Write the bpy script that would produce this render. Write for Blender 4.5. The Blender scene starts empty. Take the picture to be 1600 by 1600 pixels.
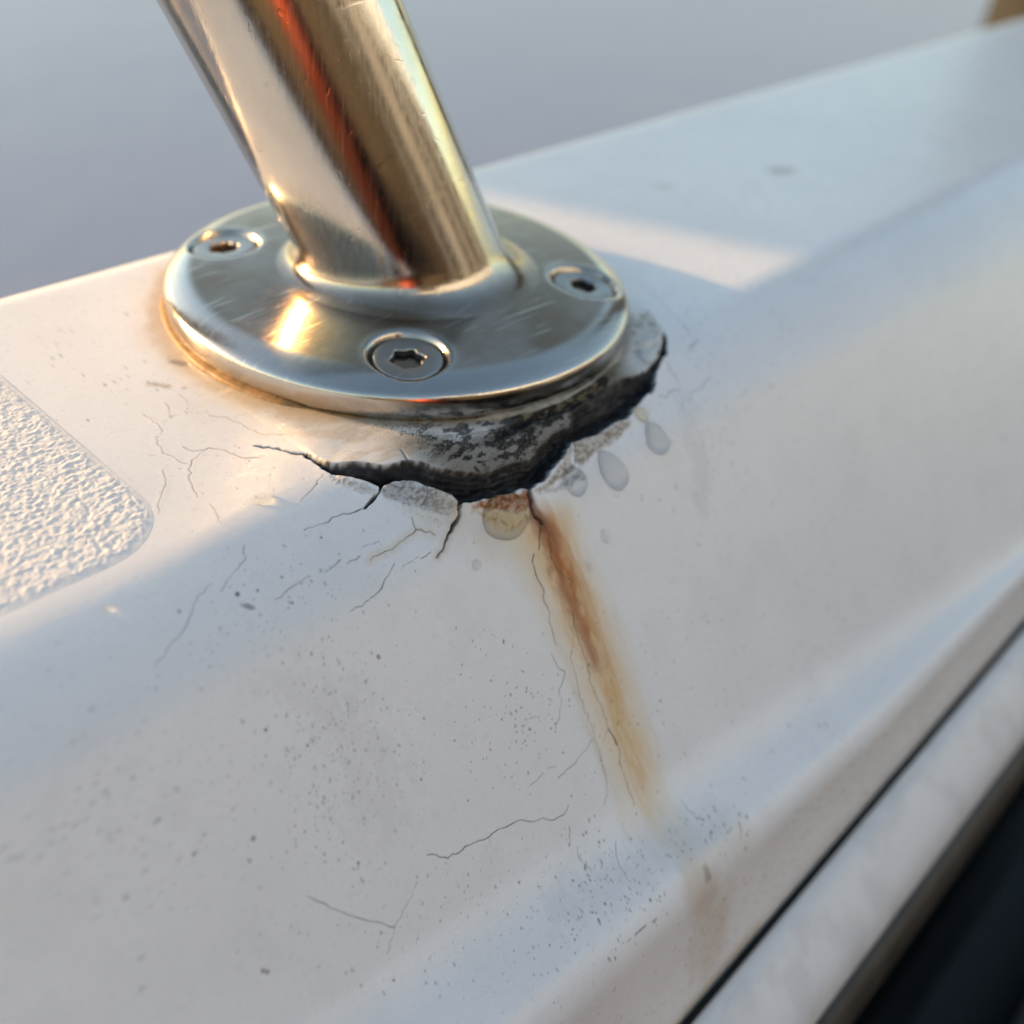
import bpy, math
import numpy as np
from mathutils import Matrix, Vector

sc = bpy.context.scene
MM = 0.001

# ------------------------------------------------------------------ camera
RM = np.array([[0.68472425, -0.38490845, 0.61886846],
               [-0.72212936, -0.47296409, 0.50481101],
               [0.09839653, -0.79255943, -0.60180368]])     # columns: right, down, forward
CAM = np.array([-95.874, -103.810, 64.993])                 # mm, flange centre is the origin
FPX = 1640.0
cam_d = bpy.data.cameras.new("camera")
cam = bpy.data.objects.new("camera", cam_d)
sc.collection.objects.link(cam)
cam.matrix_world = Matrix(((RM[0, 0], -RM[0, 1], -RM[0, 2], CAM[0] * MM),
                           (RM[1, 0], -RM[1, 1], -RM[1, 2], CAM[1] * MM),
                           (RM[2, 0], -RM[2, 1], -RM[2, 2], CAM[2] * MM),
                           (0, 0, 0, 1)))
cam_d.sensor_width = 36.0
cam_d.lens = 36.0 * FPX / 1600.0
cam_d.clip_start = 0.005
cam_d.clip_end = 3000.0
cam_d.dof.use_dof = True
cam_d.dof.focus_distance = 0.117
cam_d.dof.aperture_fstop = 14.0
cam_d.dof.aperture_blades = 0
sc.camera = cam

# ------------------------------------------------------------------ light
SUN_AZ = math.radians(-27.5)        # clockwise from +Y
SUN_EL = math.radians(8.0)
world = bpy.data.worlds.new("World")
sc.world = world
world.use_nodes = True
wn = world.node_tree
sky = wn.nodes.new("ShaderNodeTexSky")
sky.sky_type = 'NISHITA'
sky.sun_disc = False
sky.sun_elevation = SUN_EL
sky.sun_rotation = SUN_AZ
sky.air_density = 1.0
sky.dust_density = 1.0
sky.ozone_density = 0.8
bg = wn.nodes["Background"]
bg.inputs[1].default_value = 0.122
wn.links.new(sky.outputs[0], bg.inputs[0])

sun_d = bpy.data.lights.new("sun", 'SUN')
sun_d.energy = 2.75
sun_d.angle = math.radians(0.55)
sun_d.color = (1.0, 0.58, 0.24)
sun = bpy.data.objects.new("sun", sun_d)
sc.collection.objects.link(sun)
to_sun = Vector((math.sin(SUN_AZ) * math.cos(SUN_EL), math.cos(SUN_AZ) * math.cos(SUN_EL), math.sin(SUN_EL)))
sun.rotation_euler = to_sun.to_track_quat('Z', 'Y').to_euler()
sun.location = to_sun * 5

sc.view_settings.view_transform = 'Standard'
sc.view_settings.look = 'None'
sc.view_settings.gamma = 1.0
sc.view_settings.use_curve_mapping = False
sc.view_settings.exposure = 1.74
sc.render.engine = 'CYCLES'
sc.cycles.use_denoising = True
sc.cycles.max_bounces = 16
sc.cycles.diffuse_bounces = 8

rng = np.random.default_rng(7)

# ------------------------------------------------------------------ helpers
def smooth(a, b, x):
    t = np.clip((x - a) / (b - a), 0, 1)
    return t * t * (3 - 2 * t)

def hashgrid(ix, iy, seed):
    h = (ix.astype(np.int64) * 374761393 + iy.astype(np.int64) * 668265263 + seed * 974634777) & 0xffffffff
    h = ((h ^ (h >> 13)) * 1274126177) & 0xffffffff
    h = h ^ (h >> 16)
    return (h & 0xffff).astype(np.float32) / 65535.0

def noise(x, y, seed=0):
    x = np.asarray(x, np.float32); y = np.asarray(y, np.float32)
    x, y = np.broadcast_arrays(x, y)
    ix = np.floor(x); iy = np.floor(y)
    fx = x - ix; fy = y - iy
    fx = fx * fx * fx * (fx * (fx * 6 - 15) + 10); fy = fy * fy * fy * (fy * (fy * 6 - 15) + 10)
    a = hashgrid(ix, iy, seed); b = hashgrid(ix + 1, iy, seed)
    c = hashgrid(ix, iy + 1, seed); d = hashgrid(ix + 1, iy + 1, seed)
    return (a + (b - a) * fx) * (1 - fy) + (c + (d - c) * fx) * fy

def fbm(x, y, seed=0, octaves=4, gain=0.5):
    s = 0; amp = 1; tot = 0
    for o in range(octaves):
        ca, sa = math.cos(o * 1.1 + 0.4), math.sin(o * 1.1 + 0.4)
        k = 2.03 ** o
        s = s + amp * noise((x * ca - y * sa) * k + 17 * o, (x * sa + y * ca) * k - 9 * o, seed + o * 31)
        tot += amp; amp *= gain
    return s / tot

def link(o, parent=None):
    sc.collection.objects.link(o)
    if parent is not None:
        o.parent = parent
    return o

def mesh_obj(name, verts, faces, mat, parent=None, smooth_shade=True, loc=(0, 0, 0)):
    """verts in mm; linked as one mesh object in metres"""
    me = bpy.data.meshes.new(name)
    v = np.asarray(verts, np.float64) * MM
    me.from_pydata(v.tolist(), [], [list(map(int, f)) for f in faces])
    me.validate()
    if smooth_shade:
        me.polygons.foreach_set("use_smooth", [True] * len(me.polygons))
    me.materials.append(mat)
    o = bpy.data.objects.new(name, me)
    o.location = Vector(loc) * MM
    return link(o, parent)

def grid_obj(name, V, mat, parent=None, wrap=False, attrs=None, colors=None, loc=(0, 0, 0), flip=False):
    """V: (n, m, 3) grid of points in mm; fast build of a large quad sheet"""
    n, m, _ = V.shape
    idx = np.arange(n * m).reshape(n, m)
    if wrap:
        idx = np.concatenate([idx, idx[:, :1]], 1)
    q = np.stack([idx[:-1, :-1], idx[1:, :-1], idx[1:, 1:], idx[:-1, 1:]], -1).reshape(-1, 4)
    if flip:
        q = q[:, ::-1]
    me = bpy.data.meshes.new(name)
    me.vertices.add(n * m)
    me.vertices.foreach_set("co", (V.reshape(-1) * MM).astype(np.float32))
    me.loops.add(q.size)
    me.loops.foreach_set("vertex_index", np.ascontiguousarray(q).reshape(-1).astype(np.int32))
    me.polygons.add(len(q))
    me.polygons.foreach_set("loop_start", np.arange(0, q.size, 4, dtype=np.int32))
    me.polygons.foreach_set("use_smooth", np.ones(len(q), bool))
    me.update(calc_edges=True)
    for k, a in (attrs or {}).items():
        at = me.attributes.new(k, 'FLOAT', 'POINT')
        at.data.foreach_set("value", a.reshape(-1).astype(np.float32))
    for k, a in (colors or {}).items():
        at = me.attributes.new(k, 'FLOAT_COLOR', 'POINT')
        c4 = np.ones((n * m, 4), np.float32); c4[:, :3] = a.reshape(-1, 3)
        at.data.foreach_set("color", c4.reshape(-1))
    me.materials.append(mat)
    o = bpy.data.objects.new(name, me)
    o.location = Vector(loc) * MM
    return link(o, parent)

def empty(name, loc=(0, 0, 0)):
    o = bpy.data.objects.new(name, None)
    o.empty_display_size = 0.02
    o.location = Vector(loc) * MM
    return link(o)

def tag(o, label=None, cat=None, group=None, kind=None):
    for k, v in (("label", label), ("category", cat), ("group", group), ("kind", kind)):
        if v:
            o[k] = v
    return o

class NT:
    def __init__(self, name):
        self.m = bpy.data.materials.new(name); self.m.use_nodes = True
        self.t = self.m.node_tree; self.n = self.t.nodes; self.b = self.n["Principled BSDF"]
    def new(self, typ, **kw):
        n = self.n.new(typ)
        for k, v in kw.items():
            setattr(n, k, v)
        return n
    def link(self, a, b):
        self.t.links.new(a, b)
    def set(self, **kw):
        for k, v in kw.items():
            s = self.b.inputs[k.replace('_', ' ')]
            s.default_value = v if not (isinstance(v, tuple) and len(v) == 3) else (*v, 1)
    def coord(self, scale=(1, 1, 1), rot=(0, 0, 0)):
        tc = self.new("ShaderNodeTexCoord"); mp = self.new("ShaderNodeMapping")
        mp.inputs["Scale"].default_value = scale; mp.inputs["Rotation"].default_value = rot
        self.link(tc.outputs["Object"], mp.inputs[0]); return mp.outputs[0]
    def noise(self, vec, scale, detail=4, rough=0.55, dist=0.0):
        n = self.new("ShaderNodeTexNoise"); n.inputs["Scale"].default_value = scale
        n.inputs["Detail"].default_value = detail; n.inputs["Roughness"].default_value = rough
        n.inputs["Distortion"].default_value = dist
        self.link(vec, n.inputs["Vector"]); return n.outputs["Fac"]
    def ramp(self, fac, stops):
        r = self.new("ShaderNodeValToRGB"); e = r.color_ramp.elements
        while len(e) < len(stops): e.new(0.5)
        for el, (p, c) in zip(e, stops):
            el.position = p; el.color = (*c, 1) if len(c) == 3 else c
        self.link(fac, r.inputs[0]); return r.outputs[0]
    def mapr(self, fac, a, b, c, d):
        r = self.new("ShaderNodeMapRange")
        for i, v in zip((1, 2, 3, 4), (a, b, c, d)): r.inputs[i].default_value = v
        self.link(fac, r.inputs[0]); return r.outputs[0]
    def mix(self, fac, a, b, mode='MIX'):
        r = self.new("ShaderNodeMix", data_type='RGBA', blend_type=mode)
        for sock, v in ((r.inputs[0], fac), (r.inputs[6], a), (r.inputs[7], b)):
            if hasattr(v, 'is_output'): self.link(v, sock)
            else: sock.default_value = v if not (isinstance(v, tuple) and len(v) == 3) else (*v, 1)
        return r.outputs[2]
    def bump(self, h, strength, dist, normal=None):
        b = self.new("ShaderNodeBump"); b.inputs["Strength"].default_value = strength
        b.inputs["Distance"].default_value = dist
        self.link(h, b.inputs["Height"])
        if normal is not None: self.link(normal, b.inputs["Normal"])
        self.link(b.outputs[0], self.b.inputs["Normal"]); return b.outputs[0]

# ------------------------------------------------------------------ materials
def mat_gelcoat():
    t = NT("gelcoat")
    col = t.new("ShaderNodeAttribute", attribute_name="paint")
    rg = t.new("ShaderNodeAttribute", attribute_name="rough")
    v = t.coord()
    n1 = t.noise(v, 900, 5, 0.6)
    n2 = t.noise(v, 60, 4, 0.55)
    c = t.mix(t.mapr(n1, 0.42, 0.75, 0.0, 0.07), col.outputs["Color"], (0.42, 0.40, 0.37))
    c = t.mix(t.mapr(n2, 0.45, 0.75, 0.0, 0.05), c, (0.55, 0.53, 0.50))
    mo = t.new("ShaderNodeAttribute", attribute_name="mould")
    f1 = t.noise(v, 6500, 3, 0.6); f2 = t.noise(v, 1500, 3, 0.6)
    av = t.new("ShaderNodeMath", operation='MULTIPLY_ADD'); av.inputs[1].default_value = 0.15
    t.link(f2, av.inputs[0])
    hf = t.new("ShaderNodeMath", operation='MULTIPLY'); hf.inputs[1].default_value = 0.85
    t.link(f1, hf.inputs[0]); t.link(hf.outputs[0], av.inputs[2])
    su = t.new("ShaderNodeMath", operation='MULTIPLY_ADD'); su.inputs[1].default_value = 0.24
    t.link(mo.outputs["Fac"], su.inputs[0]); t.link(av.outputs[0], su.inputs[2])
    mk = t.mapr(su.outputs[0], 0.655, 0.73, 0.0, 1.0)
    c = t.mix(t.mapr(mk, 0, 1, 0, 0.93), c, (0.014, 0.013, 0.013))
    t.link(c, t.b.inputs["Base Color"])
    m = t.new("ShaderNodeMath", operation='ADD'); t.link(rg.outputs["Fac"], m.inputs[0])
    t.link(t.mapr(n1, 0.3, 0.7, -0.07, 0.07), m.inputs[1]); t.link(m.outputs[0], t.b.inputs["Roughness"])
    sp = t.new("ShaderNodeMath", operation='SUBTRACT', use_clamp=True)
    t.link(t.mapr(rg.outputs["Fac"], 0.40, 0.8, 0.5, 0.06), sp.inputs[0]); t.link(t.mapr(mk, 0, 1, 0, 0.45), sp.inputs[1])
    t.link(sp.outputs[0], t.b.inputs["Specular IOR Level"])
    t.set(IOR=1.5)
    nb = t.noise(v, 2600, 3, 0.6)
    t.bump(nb, 0.16, 0.00006)
    return t.m

def mat_nonskid():
    t = NT("nonskid_gelcoat")
    v = t.coord()
    n1 = t.noise(v, 500, 5, 0.6)
    c = t.mix(t.mapr(n1, 0.4, 0.75, 0, 0.25), (0.80, 0.79, 0.77), (0.62, 0.60, 0.57))
    t.link(c, t.b.inputs["Base Color"]); t.set(Roughness=0.62)
    t.bump(t.noise(v, 3500, 3, 0.6), 0.5, 0.00008)
    return t.m

def mat_steel(name, rough, scratch_axis=None, stains=True, base=(0.50, 0.475, 0.44), seedscale=1.0, tarnish_reflection=None):
    t = NT(name)
    t.set(Metallic=1.0)
    v = t.coord()
    cl = t.noise(v, 90 * seedscale, 5, 0.6)
    fine = t.noise(v, 1500, 4, 0.65)
    sv = t.coord(scale=(1, 1, 0.03) if scratch_axis == 'z' else (0.12, 1, 1), rot=(0, 0, 0.5))
    scr = t.noise(sv, 2200, 3, 0.7)
    c = t.mix(t.mapr(cl, 0.45, 0.8, 0, 0.5), base, (base[0] * 0.78, base[1] * 0.72, base[2] * 0.62))
    if stains:
        vo = t.new("ShaderNodeTexVoronoi"); vo.inputs["Scale"].default_value = 330
        t.link(v, vo.inputs["Vector"])
        ring = t.ramp(vo.outputs["Distance"], [(0.0, (0.35,) * 3), (0.16, (0.35,) * 3), (0.24, (1,) * 3), (0.31, (0,) * 3)])
        gate = t.mapr(t.noise(v, 150, 2, 0.5), 0.52, 0.66, 0, 0.5)
        mm = t.new("ShaderNodeMath", operation='MULTIPLY')
        t.link(ring, mm.inputs[0]); t.link(gate, mm.inputs[1])
        c = t.mix(mm.outputs[0], c, (0.30, 0.24, 0.16))
    hgt = scr
    if tarnish_reflection:
        at = t.new("ShaderNodeAttribute", attribute_name="tarnish_reflection")
        k = t.new("ShaderNodeMath", operation='MULTIPLY')
        t.link(at.outputs["Fac"], k.inputs[0]); t.link(t.mapr(t.noise(v, 60, 5, 0.65), 0.35, 0.6, 0.68, 1.0), k.inputs[1])
        c = t.mix(k.outputs[0], c, tarnish_reflection)
    # scratches in a few directions
    for ang, th in ((0.35, 0.66), (1.25, 0.68), (2.5, 0.675)):
        sv2 = t.coord(scale=(0.05, 1, 0.3), rot=(0, 0, ang))
        sn = t.noise(sv2, 1500, 2, 0.5)
        sm = t.mapr(sn, th, th + 0.05, 0, 1)
        c = t.mix(t.mapr(sm, 0, 1, 0, 0.45), c, (0.72, 0.66, 0.56))
        ad = t.new("ShaderNodeMath", operation='SUBTRACT'); t.link(hgt, ad.inputs[0]); t.link(sm, ad.inputs[1]); hgt = ad.outputs[0]
    t.link(c, t.b.inputs["Base Color"])
    r = t.new("ShaderNodeMath", operation='ADD')
    t.link(t.mapr(cl, 0.3, 0.75, rough * 0.7, rough * 1.6), r.inputs[0])
    t.link(t.mapr(scr, 0.4, 0.75, 0, 0.12), r.inputs[1])
    t.link(r.outputs[0], t.b.inputs["Roughness"])
    b1 = t.bump(hgt, 0.25, 0.00003)
    t.bump(fine, 0.12, 0.00004, b1)
    return t.m

def mat_simple(name, c1, c2, scale, rough, bump=0.3, bdist=0.0002, metallic=0.0, spec=None, detail=5):
    t = NT(name)
    v = t.coord()
    n = t.noise(v, scale, detail, 0.6)
    t.link(t.ramp(n, [(0.3, c1), (0.7, c2)]), t.b.inputs["Base Color"])
    t.set(Roughness=rough, Metallic=metallic)
    t.bump(t.noise(v, scale * 4, 4, 0.6), bump, bdist)
    return t.m

def mat_wood(name, c1, c2):
    t = NT(name)
    v = t.coord(scale=(1, 1, 0.06))
    n = t.noise(v, 40, 6, 0.65, 0.3)
    t.link(t.ramp(n, [(0.25, c1), (0.75, c2)]), t.b.inputs["Base Color"])
    t.set(Roughness=0.85); t.bump(n, 0.6, 0.004)
    return t.m

def mat_drop():
    t = NT("water_drop")
    t.set(Base_Color=(1, 1, 1), Roughness=0.0, IOR=1.28, Transmission_Weight=1.0)
    return t.m

def mat_drop_amber():
    t = NT("rusty_water_drop")
    t.set(Base_Color=(0.97, 0.90, 0.76), Roughness=0.04, IOR=1.22, Transmission_Weight=1.0)
    return t.m

def mat_water():
    t = NT("harbour_water")
    t.set(Base_Color=(0.28, 0.318, 0.40), Roughness=0.3, IOR=1.333)
    v = t.coord()
    n = t.noise(v, 5.0, 5, 0.6)
    t.bump(n, 0.10, 0.03)
    return t.m

M_GEL = mat_gelcoat()
M_NON = mat_nonskid()
M_TUBE = mat_steel("polished_steel_tube", 0.13, 'z', base=(0.66, 0.62, 0.56), tarnish_reflection=(0.32, 0.235, 0.165))
M_FLANGE = mat_steel("polished_steel_flange", 0.13, None, stains=False, base=(0.58, 0.54, 0.49), tarnish_reflection=(0.235, 0.165, 0.108))
M_SCREW = mat_steel("screw_steel", 0.28, None, stains=False, base=(0.40, 0.385, 0.36))
M_RUST = mat_simple("rusty_socket", (0.05, 0.03, 0.02), (0.16, 0.08, 0.035), 900, 0.8)
M_DARK = mat_simple("dark_socket", (0.012, 0.011, 0.010), (0.04, 0.035, 0.03), 900, 0.7)  # near-black socket lining, darker than the screw head
M_DROP = mat_drop()
M_AMB = mat_drop_amber()
M_DROP2 = mat_drop(); M_DROP2.name = 'thin_water_drop'; M_DROP2.node_tree.nodes['Principled BSDF'].inputs['IOR'].default_value = 1.13
M_RUB = mat_simple("black_rubber", (0.016, 0.014, 0.012), (0.045, 0.036, 0.029), 160, 0.5)
M_CAULK_SHADE = mat_simple("caulk_and_shade_black", (0.008, 0.009, 0.009), (0.022, 0.022, 0.02), 400, 0.6)  # joint caulk; also the block painted as shade beside the dock
M_HULL = mat_simple("dark_hull_paint", (0.006, 0.012, 0.011), (0.010, 0.017, 0.016), 20, 0.25, 0.05)
M_WATER = mat_water()
M_PILE = mat_wood("weathered_pile_wood", (0.007, 0.008, 0.007), (0.016, 0.018, 0.015))
M_SHADE_PILE = mat_simple("shade_pile_pale", (0.42, 0.42, 0.42), (0.56, 0.56, 0.55), 25, 0.9)
M_PLANK = mat_wood("dark_dock_wood", (0.035, 0.026, 0.02), (0.10, 0.075, 0.055))

# ------------------------------------------------------------------ gunwale section
DECK_Z = -4.6
V_BACK0, V_BACK1 = -112.0, -72.5        # v along the section: deck negative, face positive, 0 = crease corner
V_E, V_G, V_H, V_END = 50.5, 61.5, 89.0, 95.0

def corners(X):
    X = np.asarray(X, float)
    o = np.ones_like(X)
    yb = 36.0 + 0.022 * np.clip(X, -250, 400)
    xe = np.clip(X, -140, 160)
    ze = -44.1 - 0.09 * xe
    ye = -36.5 + (ze - DECK_Z) / 1.235
    w = np.minimum(9.7 - 0.02 * xe, 79.8 + ye)
    yg = ye - w; zg = ze - 0.45 * w
    return [(yb + 2.5, -44.0 * o), (yb, DECK_Z * o), (-36.5 * o, DECK_Z * o), (ye, ze), (yg, zg), (-80.6 * o, -75.0 * o), (-80.3 * o, -81.0 * o)]

VS = [V_BACK0, V_BACK1, 0.0, V_E, V_G, V_H, V_END]
TL = [0, 5.0, 10.5, 4.5, 4.0, 0.8, 0]        # rounding on either side of each corner

def section(X, v):
    """X, v broadcastable -> Y, Z of the unblemished moulding"""
    X, v = np.broadcast_arrays(np.asarray(X, float), np.asarray(v, float))
    P = corners(X)
    Y = np.empty(X.shape); Z = np.empty(X.shape)
    for k in range(6):                       # straight runs
        m = (v >= VS[k]) & (v <= VS[k + 1]) if k == 5 else (v >= VS[k]) & (v < VS[k + 1])
        t = ((v - VS[k]) / (VS[k + 1] - VS[k]))[m]
        Y[m] = P[k][0][m] * (1 - t) + P[k + 1][0][m] * t
        Z[m] = P[k][1][m] * (1 - t) + P[k + 1][1][m] * t
    for k in range(1, 6):                    # rounded corners
        m = np.abs(v - VS[k]) < TL[k]
        if not m.any(): continue
        t = ((v[m] - VS[k]) / TL[k] + 1) / 2
        fa = TL[k] / (VS[k] - VS[k - 1]); fb = TL[k] / (VS[k + 1] - VS[k])
        for A, i in ((Y, 0), (Z, 1)):
            c = P[k][i][m]; a = c + (P[k - 1][i][m] - c) * fa; b = c + (P[k + 1][i][m] - c) * fb
            A[m] = a * (1 - t) ** 2 + 2 * c * t * (1 - t) + b * t * t
    return Y, Z

def section_normal(X, v):
    e = 0.08
    v = np.asarray(v, float)
    Ya, Za = section(X, np.maximum(v - e, V_BACK0)); Yb, Zb = section(X, np.minimum(v + e, V_END))
    dy, dz = Yb - Ya, Zb - Za
    L = np.hypot(dy, dz) + 1e-12
    return dz / L, -dy / L                  # outward / upward (ny, nz)

VR = np.concatenate([np.arange(V_BACK0, V_END, 0.25), [V_END]])

def to_surface(px):
    """a point seen at a picture position (1600 scale) -> (x, v) on the moulding"""
    d = RM @ np.array([(px[0] - 800) / FPX, (px[1] - 800) / FPX, 1.0])
    X = -20.0
    for _ in range(12):
        Y, Z = section(np.full(VR.shape, X), VR)
        # signed side of the ray in the section plane
        s = (Y - CAM[1]) * d[2] - (Z - CAM[2]) * d[1]
        i = np.where(np.sign(s[:-1]) != np.sign(s[1:]))[0]
        best = None
        for j in i:
            f = s[j] / (s[j] - s[j + 1])
            y = Y[j] + (Y[j + 1] - Y[j]) * f; z = Z[j] + (Z[j + 1] - Z[j]) * f
            t = (z - CAM[2]) / d[2] if abs(d[2]) > abs(d[1]) else (y - CAM[1]) / d[1]
            if t > 0 and (best is None or t < best[0]):
                best = (t, VR[j] + (VR[j + 1] - VR[j]) * f)
        if best is None: return np.array([X, 0.0])
        Xn = CAM[0] + best[0] * d[0]
        X = X + (Xn - X) * 0.9
    return np.array([X, best[1]])

def trace(pts):
    return np.array([to_surface(p) for p in pts])

def axis(lo, f0, f1, hi, fine, growth, cap):
    mid = np.arange(f0, f1 + fine * 0.5, fine)
    out = []
    x, s = mid[-1], fine
    while x < hi:
        s = min(s + growth * s, cap); x += s; out.append(min(x, hi))
    left = []
    x, s = mid[0], fine
    while x > lo:
        s = min(s + growth * s, cap); x -= s; left.append(max(x, lo))
    return np.concatenate([left[::-1], mid, out])

UX = axis(-700, -60, 28, 900, 0.12, 0.026, 9.0)
UV = axis(V_BACK0, -21, 56, V_END, 0.12, 0.028, 1.6)
U, V = np.meshgrid(UX, UV, indexing='ij')
U32, V32 = U.astype(np.float32), V.astype(np.float32)
BY, BZ = section(U, V)
NY, NZ = section_normal(U, V)

# ------------------------------------------------------------------ damage, stains and dirt on the moulding
H = np.zeros(U.shape, np.float32)                   # relief along the normal, mm
COL = np.empty(U.shape + (3,), np.float32)
ROUGH = np.full(U.shape, 0.31, np.float32)

def window(pts, margin):
    a = pts.min(0) - margin; b = pts.max(0) + margin
    i0, i1 = np.searchsorted(UX, [a[0], b[0]]); j0, j1 = np.searchsorted(UV, [a[1], b[1]])
    return slice(max(i0 - 1, 0), i1 + 1), slice(max(j0 - 1, 0), j1 + 1)

def seg_dist(pts, u, v):
    """distance to a polyline and position 0..1 along it"""
    best = np.full(u.shape, 1e9, np.float32); along = np.zeros(u.shape, np.float32)
    L = np.concatenate([[0], np.cumsum(np.hypot(*np.diff(pts, axis=0).T))]); tot = L[-1]
    for k in range(len(pts) - 1):
        a, b = pts[k], pts[k + 1]; d = b - a; q = d @ d + 1e-9
        t = np.clip(((u - a[0]) * d[0] + (v - a[1]) * d[1]) / q, 0, 1)
        dd = np.hypot(u - a[0] - t * d[0], v - a[1] - t * d[1])
        m = dd < best
        best[m] = dd[m]; along[m] = ((L[k] + t * math.sqrt(q)) / tot)[m]
    return best, along

def inside_poly(pts, u, v):
    ins = np.zeros(u.shape, bool)
    n = len(pts)
    for k in range(n):
        x0, y0 = pts[k]; x1, y1 = pts[(k + 1) % n]
        if y0 == y1: continue
        c = ((y0 > v) != (y1 > v)) & (u < (x1 - x0) * (v - y0) / (y1 - y0) + x0)
        ins ^= c
    return ins

def poly_sd(pts, u, v):
    d, _ = seg_dist(np.vstack([pts, pts[:1]]), u, v)
    return np.where(inside_poly(pts, u, v), d, -d)

def jag(pts, step, amp, seed):
    """add broken little turns to a traced line"""
    r = np.random.default_rng(seed)
    out = [pts[0]]
    for a, b in zip(pts[:-1], pts[1:]):
        L = np.hypot(*(b - a)); n = max(1, int(L / step)); nn = np.array([-(b - a)[1], (b - a)[0]]) / (L + 1e-9)
        for k in range(1, n + 1):
            p = a + (b - a) * k / n
            if k < n: p = p + nn * r.normal(0, amp)
            out.append(p)
    return np.array(out)

# -- clean white gelcoat with slight weathering
n_big = fbm(U32 / 34, V32 / 34, 3, 3)
n_mid = fbm(U32 / 5.0, V32 / 5.0, 11, 4)
n_fin = fbm(U32 / 0.8, V32 / 0.8, 21, 3)
MOULD = np.zeros(U.shape, np.float32)
COL[...] = (0.84, 0.835, 0.825)
COL *= (1.0 - 0.04 * smooth(0.45, 0.75, n_big) - 0.03 * smooth(0.5, 0.8, n_mid))[..., None]
H += 0.10 * (n_big - 0.5) + 0.02 * (n_mid - 0.5) + 0.010 * (n_fin - 0.5)

def tint(sl, mask, col):
    m = np.clip(mask, 0, 1)[..., None]
    COL[sl] = COL[sl] * (1 - m) + np.asarray(col, np.float32) * m

# -- outline of the broken-open gap below the flange
LIP_UP = [(470, 709), (492, 719), (512, 729), (526, 732), (547, 729), (575, 732), (597, 736), (612, 732), (635, 726), (656, 729), (674, 736), (706, 741),
          (744, 744), (759, 743), (777, 736), (800, 727), (825, 722), (837, 706), (856, 687), (881, 678), (884, 655), (906, 641), (931, 628), (953, 606),
          (985, 596), (1006, 583), (1022, 569), (1028, 556), (1033, 531), (1030, 515)]
LIP_LO = [(1036, 520), (1041, 531), (1037, 559), (1024, 583), (1021, 610), (1003, 624), (988, 640), (979, 656), (959, 661), (937, 678), (909, 687), (892, 692),
          (878, 716), (859, 736), (847, 753), (825, 766), (803, 768), (775, 776), (734, 787), (716, 787), (704, 775), (687, 769), (665, 762), (648, 755),
          (631, 752), (612, 756), (594, 764), (582, 759), (562, 751), (543, 747), (519, 743), (503, 733), (485, 720)]
up = jag(trace(LIP_UP), 1.3, 0.10, 1); lo = jag(trace(LIP_LO), 0.9, 0.12, 2)
gap_poly = np.vstack([up, lo])
gap_mid = trace([(397, 697), (435, 702), (480, 713), (512, 730), (570, 741), (620, 742), (660, 745), (710, 762), (760, 762), (815, 748), (850, 718),
                 (885, 683), (925, 655), (975, 628), (1010, 600), (1030, 565), (1036, 535), (1030, 510)])

SL = window(gap_poly, 16)
u, v = U32[SL], V32[SL]
sd = poly_sd(gap_poly, u, v)                                         # >0 inside the gap
dm, _ = seg_dist(gap_mid, u, v)
gm_u = np.maximum.accumulate(gap_mid[:, 0]) + np.arange(len(gap_mid)) * 1e-4
gm_l = np.concatenate([[0], np.cumsum(np.hypot(*np.diff(gap_mid, axis=0).T))]); gm_l /= gm_l[-1]
al = np.interp(u, gm_u, gm_l).astype(np.float32)
fl_c = np.array([0.0, -36.5])                                        # flange centre in (x, v)
upper_poly = np.vstack([gap_mid, trace([(1000, 470)]), [[20, -44], [-30, -44]], [[-60, -44], [-60, -18.9]]])
up_side = inside_poly(upper_poly, u, v)
taper = smooth(0.0, 0.22, al) * (1 - smooth(0.93, 1.0, al))
by, bz = BY[SL], BZ[SL]
rad = np.hypot(u, by)
need = np.clip((DECK_Z - bz) / np.maximum(NZ[SL], 0.35), 0, 4.0)      # filler under the overhanging flange
fill = need * (1 - smooth(33.0, 41.0, rad))
edge_up = np.where(up_side, dm, -dm)
lipw = smooth(-0.5, 0.3, edge_up)
H[SL] += (lipw * np.maximum(fill, 1.0 * taper * np.exp(-np.maximum(edge_up, 0) / 5.0))).astype(np.float32)
# lower lip slightly sprung up as well
H[SL] += ((~up_side) * 0.45 * taper * np.exp(-np.maximum(-sd, 0) / 2.2) * (sd < 0)).astype(np.float32)
# crumbly filler right of the flange
crumb = smooth(0.80, 0.90, al) * up_side * (1 - smooth(3.0, 6.0, dm))
nc = fbm(u / 1.6, v / 1.6, 77, 4)
H[SL] += (crumb * (nc - 0.45) * 2.0).astype(np.float32)
# trench
sdn = sd + 0.5 * (fbm(u / 1.6, v / 1.6, 45, 3) - 0.5)
along = al * 46.0
led = fbm(along / 2.4, sd / 0.55, 41, 4)
depth = 0.75 * smooth(-0.08, 0.30, sd + 0.3 * (fbm(u / 0.7, v / 0.7, 46, 3) - 0.5)) + 0.55 * smooth(0.45, 0.62, sdn) + 0.7 * smooth(0.85, 1.1, sdn) + 0.5 * smooth(1.4, 1.7, sdn)
H[SL] -= (depth * (0.75 + 0.5 * led)).astype(np.float32)
H[SL] += (smooth(0.1, 0.4, sd) * 0.16 * (fbm(along / 1.2, sd / 0.5, 43, 2) - 0.5)).astype(np.float32)

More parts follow.
